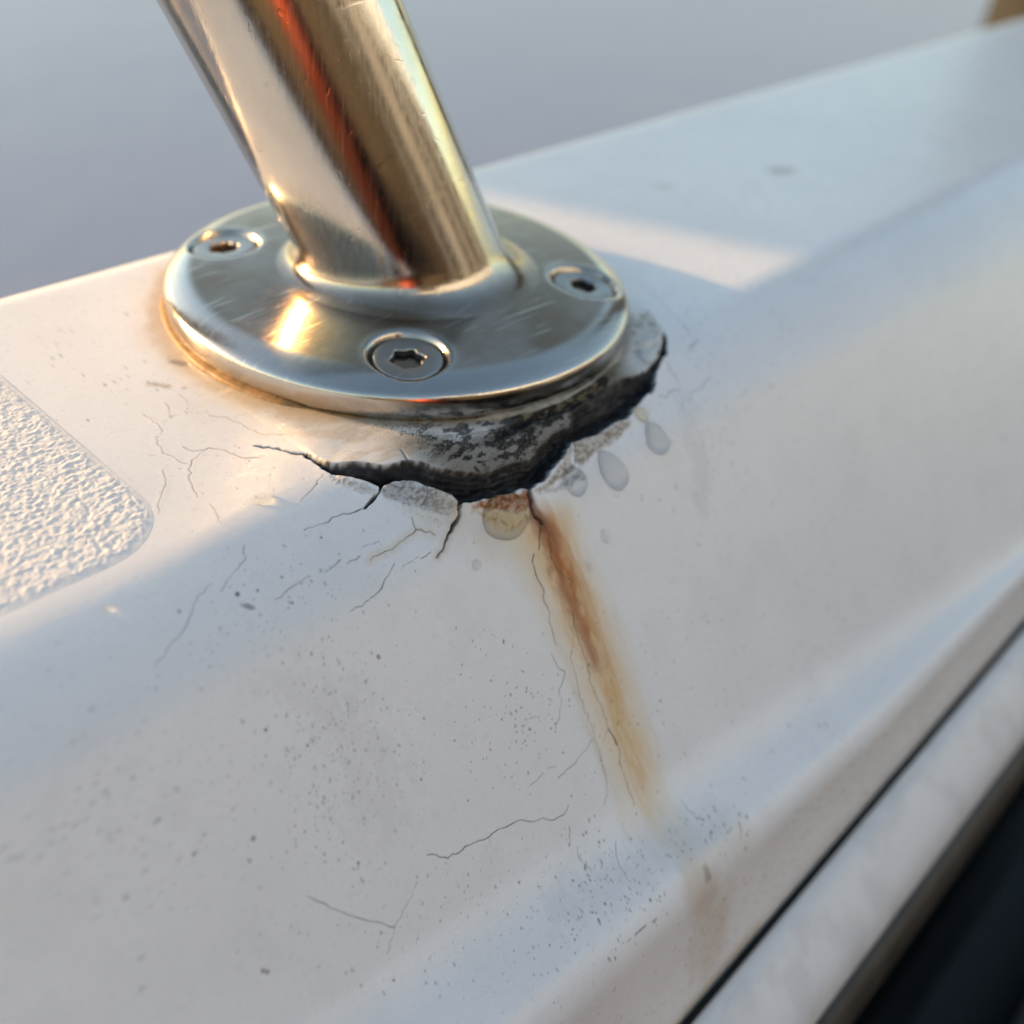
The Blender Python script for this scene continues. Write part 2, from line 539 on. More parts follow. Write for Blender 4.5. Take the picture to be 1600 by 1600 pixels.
# -- grime on the raised filler between flange and gap
face = np.where(up_side, 1.0, 0.0) * smooth(-0.2, 0.4, edge_up)
nz1 = fbm(u / 1.4, v / 0.7, 51, 4); nz2 = fbm(u / 0.32, v / 0.26, 52, 3); nz3 = fbm(u / 3.2, v / 1.2, 53, 3)
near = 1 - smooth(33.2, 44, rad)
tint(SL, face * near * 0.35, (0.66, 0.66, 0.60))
cream = face * smooth(0.0, 0.22, al) * (1 - smooth(0.28, 0.40, al))
tint(SL, cream * (0.25 + 0.5 * smooth(0.45, 0.65, nz3)), (0.60, 0.50, 0.38))
brown = face * smooth(0.20, 0.36, al) * (1 - smooth(0.74, 0.86, al)) * (1 - smooth(5.5, 9.5, dm + 4.0 * (nz1 - 0.5)))
tint(SL, brown * (0.80 + 0.2 * nz3), (0.19, 0.158, 0.115))
ROUGH[SL] = np.maximum(ROUGH[SL], 0.3 + 0.5 * brown)
spk = face * smooth(0.12, 0.28, al) * (1 - smooth(0.86, 0.95, al))
band = trace([(540, 668), (640, 690), (712, 702), (769, 691), (828, 662), (884, 645), (930, 620)])
db, _ = seg_dist(band, u, v)
ab = np.interp(u, np.maximum.accumulate(band[:, 0]), np.linspace(0, 1, len(band))).astype(np.float32)
dens = spk * (1 - smooth(0.4, 9.0, db)) * (0.25 + 0.9 * smooth(0.0, 0.45, ab)) * (0.35 + 1.0 * smooth(0.38, 0.62, nz1))
MOULD[SL] = np.clip(dens, 0, 1.2)
core = spk * (1 - smooth(0.25, 1.1, db + 1.1 * (nz1 - 0.5))) * smooth(0.40, 0.58, ab)
tint(SL, core, (0.012, 0.012, 0.016))
H[SL] -= (0.6 * core).astype(np.float32)
# strip directly under the flange edge: brown dirt line
tint(SL, face * (1 - smooth(33.2, 35.0, rad + 1.0 * (nz1 - 0.5))) * 0.75, (0.20, 0.15, 0.085))
# crumbs, grey green
tint(SL, crumb * (0.4 + 0.4 * nz3), (0.52, 0.51, 0.44))
tint(SL, crumb * smooth(0.52, 0.62, nc) * 0.0 + crumb * (1 - smooth(0.33, 0.42, nc)) * 0.8, (0.06, 0.055, 0.045))

# -- dirty broken strips along the lower lip
def patch(pts, col, strength, seed, soft=0.5, rough=0.6, ragged=1.0, lift=0.0):
    p = trace(pts)
    sl = window(p, 4)
    uu, vv = U32[sl], V32[sl]
    s = poly_sd(p, uu, vv) + ragged * (fbm(uu / 1.1, vv / 1.1, seed, 4) - 0.5)
    m = smooth(-soft * 0.4, soft, s)
    n = fbm(uu / 0.45, vv / 0.35, seed + 3, 4)
    tint(sl, m * strength * (0.72 + 0.5 * smooth(0.35, 0.65, n)), np.asarray(col))
    tint(sl, m * strength * smooth(0.60, 0.70, n) * 0.6, np.asarray(col) * 0.35)
    ROUGH[sl] = np.maximum(ROUGH[sl], m * rough)
    H[sl] += (m * (0.22 * (n - 0.5) + lift)).astype(np.float32)

patch([(594, 764), (612, 756), (631, 751), (665, 762), (690, 768), (716, 787), (713, 808), (690, 806), (655, 796), (622, 786), (600, 778)], (0.30, 0.275, 0.25), 0.85, 201, 0.6, lift=-0.1)
patch([(512, 742), (543, 747), (590, 766), (588, 778), (560, 772), (520, 756)], (0.42, 0.39, 0.35), 0.6, 211)
patch([(892, 690), (909, 687), (937, 677), (960, 660), (982, 657), (986, 668), (955, 695), (930, 712), (905, 735), (893, 722)], (0.42, 0.36, 0.28), 0.85, 221)
patch([(890, 695), (893, 720), (900, 738), (875, 752), (850, 772), (828, 772), (832, 764), (850, 752), (862, 736), (880, 714)], (0.45, 0.38, 0.29), 0.8, 231)
patch([(852, 770), (875, 752), (905, 738), (915, 750), (893, 760), (870, 772)], (0.36, 0.35, 0.33), 0.55, 241)
patch([(600, 778), (640, 790), (715, 806), (716, 822), (670, 828), (620, 800)], (0.66, 0.60, 0.50), 0.45, 251, 1.2)

# -- rust
def glow(pts, r0, r1, col, strength, seed, mod=0.5, scale=2.0):
    p = trace(pts)
    sl = window(p, r1 * (1.3 + 0.6 * mod))
    uu, vv = U32[sl], V32[sl]
    d, a = seg_dist(p, uu, vv)
    n = fbm(uu / scale, vv / (scale * 2.5), seed, 4)
    tint(sl, strength * (1 - smooth(r0, r1, d + mod * r1 * (n - 0.5))), col)
    return sl, d, a

glow([(718, 800), (760, 815), (800, 830), (850, 870)], 1.0, 7.0, (0.66, 0.55, 0.38), 0.45, 301)
STREAK = [(838, 806), (862, 850), (885, 905), (905, 960), (928, 1020), (950, 1080), (975, 1150), (1000, 1215), (1022, 1285)]
ps = trace(STREAK)
sl = window(ps, 16)
uu, vv = U32[sl], V32[sl]
uc = np.interp(vv, ps[:, 1], ps[:, 0]).astype(np.float32)
tt = np.clip((vv - ps[0, 1]) / (ps[-1, 1] - ps[0, 1]), -0.2, 1.3)
wv = fbm(vv / 9.0, 0 * vv, 311, 3) - 0.5
du = uu - uc + 0.9 * wv
fade = smooth(-0.05, 0.06, tt) * (1 - smooth(0.80, 1.16, tt + 0.08 * (noise(uu / 1.2, vv / 5, 5) - 0.5)))
stn = fbm(uu / 0.9, vv / 6.0, 313, 4)
halo = (1 - smooth(1.5, 8.5 - 2.0 * tt, np.abs(du - 0.2) + 2.0 * (stn - 0.5)))
tint(sl, halo * fade * (0.62 - 0.16 * tt), (0.76, 0.61, 0.36))
# washed tide edge on the left of the streak
le = np.exp(-((du + 5.0 - 0.5 * tt) / 0.55) ** 2) * smooth(0.25, 0.45, tt)
tint(sl, le * fade * 0.30 * smooth(0.35, 0.6, stn), (0.52, 0.40, 0.22))
st2 = fbm(uu / 0.55, vv / 2.2, 315, 4)
broad = 1 - smooth(0.2, 5.8 - 0.4 * tt, np.abs(du - 0.2) + 3.0 * (stn - 0.5) + 1.2 * (st2 - 0.5))
bm_ = (np.clip(broad * fade * (0.82 - 0.44 * tt), 0, 1))[..., None]
COL[sl] = COL[sl] * (1 - bm_) + (np.array([0.72, 0.43, 0.16], np.float32) + np.array([0.10, 0.20, 0.22], np.float32) * smooth(0.1, 0.9, tt)[..., None]) * bm_
main = 1 - smooth(0.2, 3.3 - 0.5 * tt, np.abs(du - 0.5) + 2.4 * (stn - 0.5) + 1.2 * (st2 - 0.5))
ci = np.array([0.50, 0.17, 0.035], np.float32); cj = np.array([0.72, 0.47, 0.20], np.float32)
mc = ci + (cj - ci) * smooth(0.05, 0.75, tt)[..., None]
mm_ = (np.clip(main * fade * (0.98 - 0.58 * tt) * (0.6 + 0.7 * smooth(0.35, 0.62, st2)), 0, 1))[..., None]
COL[sl] = COL[sl] * (1 - mm_) + mc * mm_
ROUGH[sl] = np.maximum(ROUGH[sl], 0.34 + 0.2 * main * fade)
glow([(836, 806), (850, 822), (868, 850)], 0.2, 2.2, (0.36, 0.11, 0.03), 0.7, 321, 0.9, 0.8)
glow([(852, 826), (868, 880), (890, 935), (906, 975), (930, 1040)], 0.0, 1.9, (0.33, 0.105, 0.03), 0.62, 323, 1.3, 0.7)
glow([(822, 772), (832, 800), (846, 818)], 0.3, 1.3, (0.16, 0.06, 0.025), 0.7, 322, 0.9, 0.8)
patch([(728, 788), (760, 780), (805, 769), (826, 770), (832, 792), (810, 803), (770, 800), (735, 800)], (0.42, 0.15, 0.035), 0.85, 331, 0.5, lift=0.05)
patch([(735, 798), (800, 800), (830, 795), (826, 815), (795, 835), (765, 822)], (0.70, 0.48, 0.22), 0.65, 341, 0.9)
glow([(1090, 1360), (1105, 1400), (1112, 1450), (1110, 1500)], 0.6, 6.0, (0.58, 0.47, 0.33), 0.55, 351, 1.0)
glow([(1100, 1355), (1108, 1372)], 0.2, 0.9, (0.24, 0.18, 0.12), 0.6, 352, 1.0, 0.6)
glow([(1040, 1300), (1090, 1330), (1150, 1310)], 0.6, 5.5, (0.66, 0.62, 0.50), 0.45, 353)
# yellow staining round the left rim and along the joint
th = np.linspace(math.radians(118), math.radians(212), 40)
ringp = np.stack([34.3 * np.cos(th), -(34.3 * np.sin(th) + 36.5)], 1)
sl = window(ringp, 8)
d, a = seg_dist(ringp, U32[sl], V32[sl])
nn_ = fbm(U32[sl] / 2.2, V32[sl] / 2.2, 361, 4)
tint(sl, 0.75 * (1 - smooth(0.2, 2.4, d + 1.8 * (nn_ - 0.5))) * smooth(0, 0.15, a), (0.50, 0.31, 0.12))
tint(sl, 0.35 * (1 - smooth(1.0, 5.5, d + 3.0 * (nn_ - 0.5))), (0.70, 0.58, 0.42))
glow([(238, 600), (262, 604)], 0.05, 0.9, (0.30, 0.16, 0.05), 0.7, 362, 1.2, 0.5)
glow([(265, 565), (290, 568)], 0.05, 0.8, (0.12, 0.10, 0.07), 0.7, 363, 1.2, 0.5)
glow([(1060, 1598), (1130, 1512), (1180, 1455)], 0.3, 3.0, (0.52, 0.42, 0.26), 0.6, 364)
glow([(1210, 268), (1232, 266)], 0.3, 2.6, (0.30, 0.27, 0.2), 0.7, 365)
glow([(1030, 290), (1045, 292)], 0.3, 2.2, (0.45, 0.38, 0.30), 0.35, 366)

# -- specks of dirt
def speck(p, r, elong, col, strength, ang=1.57, pit=0.05):
    p = np.asarray(p)
    sl = window(p[None, :], r * elong * 2 + 0.3)
    uu, vv = U32[sl] - p[0], V32[sl] - p[1]
    c, s = math.cos(ang), math.sin(ang)
    a = (uu * c + vv * s) / elong; b = -uu * s + vv * c
    d = np.hypot(a, b) * (0.8 + 0.4 * noise(U32[sl] / 0.3, V32[sl] / 0.3, 9))
    m = 1 - smooth(r * 0.55, r * 1.25, d)
    tint(sl, m * strength, col)
    H[sl] -= (pit * m).astype(np.float32)

DK = (0.055, 0.05, 0.05)
for x, y, r in [(396, 1310, .42), (410, 1517, .36), (418, 1519, .32), (658, 1218, .26), (591, 1027, .42), (371, 928, .42), (280, 955, .36), (245, 1283, .40), (560, 1348, .28), (615, 1532, .24),
                (210, 1214, .36), (811, 1379, .28), (893, 1244, .24), (920, 1039, .26), (1016, 1406, .34), (945, 1412, .30), (1106, 972, .26), (1032, 1095, .28), (828, 1140, .24), (1112, 1300, .3),
                (1003, 774, .24), (1003, 780, .22), (1031, 781, .22), (1205, 604, .42), (904, 806, .18), (1205, 486, .4), (480, 1165, .26), (305, 1332, .24), (415, 1140, .3), (303, 1335, .28),
                (402, 923, .3), (456, 942, .3), (440, 902, .3), (684, 823, .16), (740, 848, .16), (502, 840, .3), (966, 776, .2), (960, 775, .18), (1066, 1330, .24), (999, 1379, .28), (390, 1345, .3)]:
    speck(to_surface((x, y)), r * 0.58, 1.35, DK, 0.55 + 0.4 * rng.random())
speck(to_surface((388, 948)), 0.34, 2.6, (0.14, 0.14, 0.16), 0.7, 0.9)
for x0, y0, x1, y1, n, r0, r1, st in [
        (700, 1000, 920, 1260, 130, .07, .15, .75), (860, 1290, 1060, 1480, 190, .07, .20, .7), (420, 1050, 640, 1330, 300, .07, .19, .42), (0, 1050, 420, 1500, 240, .08, .22, .34),
        (330, 850, 620, 1060, 120, .07, .20, .42), (1050, 540, 1200, 800, 110, .09, .30, .30), (500, 1330, 960, 1590, 150, .07, .18, .5), (960, 850, 1200, 1240, 90, .07, .18, .45),
        (0, 470, 260, 640, 60, .08, .24, .5), (300, 650, 480, 800, 60, .06, .15, .35), (1050, 1250, 1180, 1350, 60, .08, .22, .6), (900, 950, 1030, 1280, 40, .07, .14, .6),
        (1140, 900, 1420, 1250, 90, .12, .3, .32), (1000, 400, 1200, 560, 30, .1, .25, .4), (1180, 1350, 1500, 1590, 30, .15, .35, .3), (240, 400, 400, 560, 25, .1, .25, .3)]:
    for _ in range(n):
        a = rng.normal(0.5, 0.27, 2).clip(-0.1, 1.1)
        p = to_surface((x0 + (x1 - x0) * a[0], y0 + (y1 - y0) * a[1]))
        if np.hypot(p[0], p[1] + 36.5) < 35.5: continue
        speck(p, r0 + (r1 - r0) * rng.random() ** 2.2, 1 + 1.1 * rng.random(), (0.10, 0.09, 0.09), st * (0.5 + 0.6 * rng.random()), 1.2 + rng.random() * 0.9, 0.02)
# scuffed dirt bands on the upper right face and along the ledge
glow([(1070, 640), (1085, 700), (1095, 780)], 0.3, 3.0, (0.56, 0.55, 0.55), 0.28, 371, 1.8, 0.7)
glow([(560, 1150), (600, 1260)], 0.3, 6.0, (0.60, 0.585, 0.57), 0.25, 372, 1.8, 1.0)
glow([(440, 1070), (520, 1100)], 0.3, 4.0, (0.60, 0.585, 0.57), 0.25, 373, 1.8, 0.9)
glow([(880, 1420), (960, 1380), (1020, 1340), (1110, 1290)], 0.4, 4.0, (0.60, 0.62, 0.63), 0.35, 375, 1.2, 0.9)

# -- hairline and open cracks
def crack(pts, w0, w1=None, col=(0.045, 0.035, 0.03), st=0.95, depth=0.30, amp=0.10, halo=None, seed=[100], lip=0.02):
    w1 = w0 * 0.5 if w1 is None else w1
    seed[0] += 1
    p = jag(trace(pts), 0.55, amp, seed[0])
    sl = window(p, 1.8)
    uu, vv = U32[sl], V32[sl]
    d, a = seg_dist(p, uu, vv)
    hw = (w0 + (w1 - w0) * a) * 0.8 * (0.35 + 1.1 * noise(uu / 1.3, vv / 1.3, seed[0]))
    st = st * (0.55 + 0.55 * noise(uu / 2.3, vv / 2.3, seed[0] + 50))
    m = 1 - smooth(hw * 0.35, hw * 1.0 + 0.05, d)
    kk = min(1.0, max(w0, w1) / 0.30); depth = depth * kk; lip = lip * kk
    if halo is not None:
        tint(sl, 0.5 * (1 - smooth(0.1, 1.1, d)), halo)
    tint(sl, m * st, col)
    H[sl] += (lip * (1 - smooth(0.15, 0.7, d)) - (depth * np.clip(hw / 0.25, 0.12, 1) + lip) * m).astype(np.float32)

BR = (0.12, 0.055, 0.025)
crack([(397, 697), (412, 700), (435, 702), (455, 709), (475, 712), (492, 721), (508, 731)], 0.10, 0.42, (0.07, 0.04, 0.018), st=1.2, depth=0.3)
crack([(718, 783), (717, 805), (713, 815), (700, 835), (692, 860), (683, 871)], 0.42, 0.10, (0.03, 0.018, 0.012), depth=0.9, halo=(0.66, 0.52, 0.34))
crack([(824, 766), (828, 790), (835, 808), (846, 818)], 0.42, 0.25, (0.03, 0.015, 0.01), depth=0.9)
crack([(846, 816), (843, 835), (842, 858)], 0.16, 0.10, BR)
crack([(846, 816), (858, 835), (860, 865), (868, 885), (880, 898), (895, 908), (890, 915)], 0.18, 0.08, BR)
crack([(594, 763), (592, 772), (580, 783), (570, 794)], 0.40, 0.28, depth=0.7)
crack([(572, 793), (555, 800), (535, 803), (505, 818), (475, 829)], 0.14, 0.07)
crack([(678, 836), (650, 828), (631, 844), (619, 853), (597, 864), (578, 877)], 0.13, 0.06, (0.09, 0.06, 0.035), halo=(0.72, 0.62, 0.46))
crack([(650, 828), (645, 819), (644, 809)], 0.07)
crack([(616, 881), (606, 900), (591, 925), (566, 947), (548, 955)], 0.10, 0.05)
crack([(531, 875), (520, 886), (506, 894)], 0.12, 0.06, st=0.8)
crack([(562, 869), (542, 881)], 0.10, 0.05, st=0.8)
crack([(484, 900), (470, 910), (453, 919), (430, 937)], 0.14, 0.05, st=0.75)
crack([(384, 871), (361, 901), (346, 924)], 0.07, 0.06, st=0.65)
crack([(331, 912), (309, 931), (290, 980), (264, 1010), (243, 1038)], 0.07, 0.11, st=0.6)
crack([(673, 862), (658, 873)], 0.08, st=0.8)
crack([(653, 870), (640, 879), (628, 886)], 0.06, st=0.7)
crack([(592, 846), (566, 855)], 0.06, st=0.7)
crack([(505, 742), (487, 766), (469, 784)], 0.08, 0.05, st=0.6, depth=0.12)
crack([(834, 866), (831, 878), (837, 897), (850, 925), (850, 941), (859, 959), (858, 966), (866, 1000), (869, 1009)], 0.09, 0.09)
crack([(861, 1022), (872, 1044), (883, 1050), (880, 1062), (873, 1078), (878, 1094), (873, 1125), (868, 1140)], 0.08, 0.04, st=0.6)
crack([(894, 959), (897, 991), (891, 1028), (900, 1056), (906, 1091), (925, 1138), (938, 1181), (947, 1216), (948, 1244), (944, 1259)], 0.12, 0.14, (0.33, 0.23, 0.12), 0.6, 0.1)
crack([(893, 955), (903, 997), (916, 1034), (923, 1069), (938, 1100), (950, 1138)], 0.10, 0.09, (0.14, 0.085, 0.045), 0.8)
crack([(950, 1138), (964, 1163)], 0.12, 0.22)
crack([(964, 1163), (969, 1194), (981, 1231), (991, 1259)], 0.09, 0.05, (0.18, 0.11, 0.06), 0.8)
crack([(950, 1138), (942, 1160)], 0.06, st=0.6)
crack([(667, 1336), (700, 1341), (734, 1320), (763, 1309), (775, 1298), (816, 1281), (834, 1284), (848, 1278), (866, 1281), (881, 1273), (888, 1258)], 0.08, 0.08)
crack([(925, 1156), (900, 1191), (872, 1216)], 0.06, 0.05, st=0.7)
crack([(848, 1209), (825, 1230)], 0.08, 0.05, st=0.7)
crack([(855, 1200), (870, 1197)], 0.06, st=0.7)
crack([(481, 1401), (525, 1421), (551, 1432), (573, 1438), (617, 1448)], 0.07, 0.06, amp=0.06)
crack([(652, 1377), (639, 1407), (617, 1448), (604, 1491)], 0.08, 0.05, st=0.45)
crack([(889, 1291), (890, 1319)], 0.06, st=0.8)
crack([(903, 1322), (903, 1337), (912, 1350), (923, 1359)], 0.07, st=0.8)
crack([(962, 1316), (963, 1338), (969, 1356), (987, 1378)], 0.07, st=0.5)
crack([(1064, 1250), (1075, 1266), (1092, 1280)], 0.09, st=0.6)
crack([(1155, 1287), (1158, 1312)], 0.13, st=0.7)
crack([(1027, 1433), (1005, 1449), (979, 1471), (952, 1490)], 0.10, 0.06, st=0.75)
crack([(1066, 506), (1081, 528)], 0.16, st=0.6)
crack([(1091, 531), (1075, 548)], 0.16, st=0.7)
crack([(1041, 569), (1050, 583), (1059, 597)], 0.14, st=0.6)
crack([(1028, 620), (1041, 622), (1047, 612), (1062, 608)], 0.16, 0.08, st=0.85)
crack([(1078, 619), (1083, 611), (1097, 606), (1108, 590)], 0.10, 0.06, st=0.6)
crack([(893, 690), (899, 712), (896, 728)], 0.20, 0.10)
crack([(665, 762), (668, 772), (660, 790)], 0.10, 0.05, st=0.8)
crack([(636, 727), (630, 714), (626, 708)], 0.20, 0.08, (0.16, 0.10, 0.06), 0.9, 0.2, lip=0.0)
crack([(800, 660), (790, 672), (760, 680), (700, 682)], 0.10, 0.06, st=0.7)
TN = (0.36, 0.24, 0.14)
for q, w, c_ in [([(225, 648), (247, 661), (255, 673), (244, 684), (245, 694), (255, 708), (275, 716), (294, 725)], .13, TN),
                 ([(255, 659), (266, 652), (294, 645), (325, 645), (328, 650)], .10, (0.5, 0.40, 0.3)),
                 ([(328, 650), (353, 652), (381, 666), (413, 681), (450, 683)], .12, TN),
                 ([(259, 631), (267, 650)], .10, TN), ([(278, 612), (306, 597)], .08, TN),
                 ([(259, 603), (278, 614), (291, 625), (295, 637), (289, 646)], .08, TN),
                 ([(286, 698), (303, 705), (322, 703), (325, 700), (347, 703), (378, 716), (406, 716)], .15, (0.22, 0.14, 0.07)),
                 ([(319, 705), (300, 719), (295, 744), (300, 756), (309, 778)], .13, TN),
                 ([(255, 734), (259, 753), (252, 775), (247, 803)], .11, TN),
                 ([(328, 786), (338, 803), (347, 819)], .11, TN), ([(233, 712), (252, 708)], .07, TN),
                 ([(1000, 440), (1040, 480), (1066, 506)], .10, (0.4, 0.39, 0.38))]:
    crack(q, w * 0.8, w * 0.5, c_, 0.8, 0.16, lip=0.03)
crack([(382, 868), (381, 850)], 0.08, st=0.6)

# -- open gap colour, drawn last: black dirt plus painted shade of its depth
SL = window(gap_poly, 3)
u, v = U32[SL], V32[SL]
sd = poly_sd(gap_poly, u, v)
m = smooth(-0.22, 0.18, sd + 0.35 * (noise(u / 0.5, v / 0.5, 5) - 0.5))
tint(SL, m, (0.006, 0.006, 0.008))
al2 = np.interp(u, gm_u, gm_l).astype(np.float32) * 46.0
gl = fbm(al2 / 2.2, sd / 0.45, 61, 4)
ex = fbm(al2 / 0.5, sd / 0.22, 62, 3)
tint(SL, m * smooth(0.55, 0.63, gl) * smooth(0.50, 0.60, ex) * 0.5, (0.075, 0.066, 0.055))
tint(SL, m * smooth(0.66, 0.74, ex) * 0.2, (0.12, 0.11, 0.10))
tint(SL, m * (1 - smooth(0.05, 0.45, sd)) * (1 - smooth(18, 26, al2)) * smooth(4, 9, al2) * 0.25, (0.10, 0.075, 0.05))
ROUGH[SL] = np.where(m > 0.5, 0.60, ROUGH[SL])
MOULD[SL] *= 1 - m

PTS = np.stack([U, BY + NY * H, BZ + NZ * H], -1)

def bil(A, x, v):
    i = np.clip(np.searchsorted(UX, x) - 1, 0, len(UX) - 2); j = np.clip(np.searchsorted(UV, v) - 1, 0, len(UV) - 2)
    fx = (x - UX[i]) / (UX[i + 1] - UX[i]); fv = (v - UV[j]) / (UV[j + 1] - UV[j])
    return (A[i, j] * (1 - fx) + A[i + 1, j] * fx) * (1 - fv) + (A[i, j + 1] * (1 - fx) + A[i + 1, j + 1] * fx) * fv

HS = H.copy()

def surf(x, v, h, relief=True):
    x = np.asarray(x, float); v = np.asarray(v, float)
    Y, Z = section(x, v); ny, nz = section_normal(x, v)
    d = h + (bil(HS, x, v) if relief else 0)
    return np.stack([x, Y + ny * d, Z + nz * d], -1)

gun = empty("boat_gunwale", (0, -20, -90))
OFF = np.array([0, 20, 90.0])            # children positions relative to the empty
tag(gun, "white gelcoat boat edge with an open black crack and a rust streak", "boat")
mould = grid_obj("gelcoat_moulding", PTS + OFF, M_GEL, gun, attrs={"rough": ROUGH, "mould": MOULD}, colors={"paint": COL}, flip=True)
tag(mould, "cracked white gelcoat moulding with rust streak below the steel flange")

# ------------------------------------------------------------------ non-skid pad
pu = axis(-240, -84, -51.4, -51.2, 0.14, 0.03, 3.0)
pv = axis(-66, -44, -8.6, -8.4, 0.14, 0.03, 1.0)
PU, PV = np.meshgrid(pu, pv, indexing='ij')
# rounded rectangle distance
PS = PV + 4.0
qx = PU + 61.2; qy = PS + 14.3
sdp = np.where((qx <= 0) | (qy <= 0), 8 - np.maximum(qx, qy), 8 - np.hypot(np.maximum(qx, 0), np.maximum(qy, 0)))
sdp = np.minimum(sdp, PS + 61.5)
a1 = fbm(PU / 0.6, PV / 0.5, 501, 3, 0.5); a2 = fbm(PU / 0.32, PV / 0.3, 502, 2); a3 = 1 - np.abs(2 * noise(PU / 0.8, PV / 0.8, 503) - 1)
lump = 0.07 + 0.19 * (a1 - 0.5) + 0.09 * (a2 - 0.5) + 0.05 * a3
hp = 0.03 + smooth(0.0, 1.3, sdp) * np.maximum(lump, -0.02) - 0.30 * smooth(0.0, 0.45, -sdp)
pad = grid_obj("nonskid_pad", surf(PU, PV, hp.astype(float), False) + OFF, M_NON, gun, flip=True)
tag(pad, "pebbled white non-slip pad with a rounded corner")

# ------------------------------------------------------------------ joint, rubbing strake, rubber insert, hull
def sweep(name, prof, mat, parent, x0=-700, x1=900, n=90, wob=0.0):
    prof = np.asarray(prof, float)
    # round the polyline a little by Chaikin cutting
    for _ in range(3):
        q = np.empty((2 * len(prof) - 2, 2)); q[0::2] = prof[:-1] * .75 + prof[1:] * .25; q[1::2] = prof[:-1] * .25 + prof[1:] * .75
        prof = np.vstack([prof[:1], q, prof[-1:]])
    xs = np.unique(np.concatenate([np.linspace(x0, x1, n), np.linspace(-80, 160, 240)]))
    G = np.empty((len(xs), len(prof), 3)); G[..., 0] = xs[:, None]; G[..., 1] = prof[None, :, 0]; G[..., 2] = prof[None, :, 1]
    if wob:
        w = fbm(xs / 9.0, xs * 0, 900, 4) - 0.5
        G[..., 1] += wob * w[:, None]
    o = grid_obj(name, G + OFF, mat, parent, flip=True)
    return o

sweep("joint_caulk", [(-79.0, -79.2), (-80.6, -78.6), (-82.4, -78.6), (-84.0, -79.2)], M_CAULK_SHADE, gun, wob=0.3)
strake_pts = [(-81.7, -82), (-81.75, -79.0), (-81.75, -76.4), (-82.8, -76.2), (-84.6, -76.7), (-88.5, -79.6), (-92.0, -83.0), (-93.4, -88), (-93.3, -92), (-89, -93)]
pr = np.asarray(strake_pts, float)
for _ in range(3):
    q = np.empty((2 * len(pr) - 2, 2)); q[0::2] = pr[:-1] * .75 + pr[1:] * .25; q[1::2] = pr[:-1] * .25 + pr[1:] * .75
    pr = np.vstack([pr[:1], q, pr[-1:]])
xs = np.unique(np.concatenate([np.linspace(-700, 900, 200), np.arange(-40, 120, 0.4)]))
G = np.empty((len(xs), len(pr), 3)); G[..., 0] = xs[:, None]; G[..., 1] = pr[None, :, 0]; G[..., 2] = pr[None, :, 1]
cs = np.empty(G.shape[:2] + (3,), np.float32); cs[...] = (0.78, 0.78, 0.775)
gx, gv = np.meshgrid(xs, np.linspace(0, 25, len(pr)), indexing='ij')
nd = fbm(gx / 6, gv / 4, 701, 4)
cs *= (1 - 0.10 * smooth(0.5, 0.75, nd))[..., None]
dirt = (1 - smooth(4, 9.5, gv + 2 * (nd - 0.5)))[..., None] * 0.22
cs = cs * (1 - dirt) + np.array([0.5, 0.52, 0.5], np.float32) * dirt
strake = grid_obj("rubbing_strake", G + OFF, M_GEL, gun, attrs={"rough": np.full(G.shape[:2], 0.36), "mould": np.zeros(G.shape[:2])}, colors={"paint": cs}, flip=True)
tag(strake, "white rounded rubbing strake below the dark joint")
sweep("rubber_insert", [(-90, -88), (-93.7, -88.4), (-95.6, -89.5), (-97.0, -92.5), (-97.2, -98), (-95, -103), (-88, -104)], M_RUB, gun)
sweep("hull_side", [(-86, -90), (-88, -110), (-86, -400), (-80, -760)], M_HULL, gun)
sweep("inner_side", [(10, -60), (14, -300), (10, -760)], M_HULL, gun)

# ------------------------------------------------------------------ stanchion base and tube
st = empty("stanchion", (0, 0, DECK_Z))
SOFF = np.array([0, 0, -DECK_Z])
tag(st, "polished steel stanchion with a round three-screw flange and leaning tube", "stanchion")
SCR = [(25.8, 129.4), (25.8, 229.6), (26.2, 314.0), (25.8, 40.0)]
SXY = [(r * math.cos(math.radians(a)), r * math.sin(math.radians(a))) for r, a in SCR]

def flange_top(r):
    # height of the polished top face against radius (mm)
    return np.interp(r, [0, 14, 20, 26, 29.2, 29.8, 30.4, 31.0, 31.6, 32.4], [2.3, 2.1, 1.62, 1.08, 0.78, 0.68, 0.50, 0.26, -0.04, -0.55])

rr = np.concatenate([np.linspace(0.5, 17, 30), np.linspace(17.2, 31.6, 78), [31.9, 32.2, 32.45, 32.65, 32.8, 32.92, 33.0, 33.0, 33.0, 32.95, 32.8, 32.5, 32.0, 30.0]])
zz = np.concatenate([flange_top(rr[:108]), [-0.20, -0.38, -0.56, -0.74, -0.94, -1.18, -1.55, -2.2, -3.0, -3.6, -4.05, -4.4, -4.6, -4.62]])
TH = np.linspace(0, 2 * math.pi, 720, endpoint=False)
FR, FT = np.meshgrid(rr, TH, indexing='ij')
FX, FY = FR * np.cos(FT), FR * np.sin(FT)
FZ = np.repeat(zz[:, None], len(TH), 1)
topmask = (np.arange(len(rr)) < 112)[:, None]
for sx, sy in SXY:
    d = np.hypot(FX - sx, FY - sy)
    prof = np.interp(d, [0, 4.45, 4.75, 5.0, 5.25, 5.6, 6.2], [-1.5, -1.5, -1.05, -0.35, -0.05, 0.03, 0.0])
    FZ = FZ + np.where(topmask, prof, 0)
FZ = FZ + 0.02 * (fbm(FX / 7, FY / 7, 801, 2) - 0.5)
TA = 1 - smooth(28.6, 30.2, FR)  # brown tarnish, also painting in the dark sky mirrored by the top face
for sx, sy in SXY:
    d = np.hypot(FX - sx, FY - sy)
    TA = TA * (1 - 0.8 * np.exp(-((d - 5.3) / 0.7) ** 2))
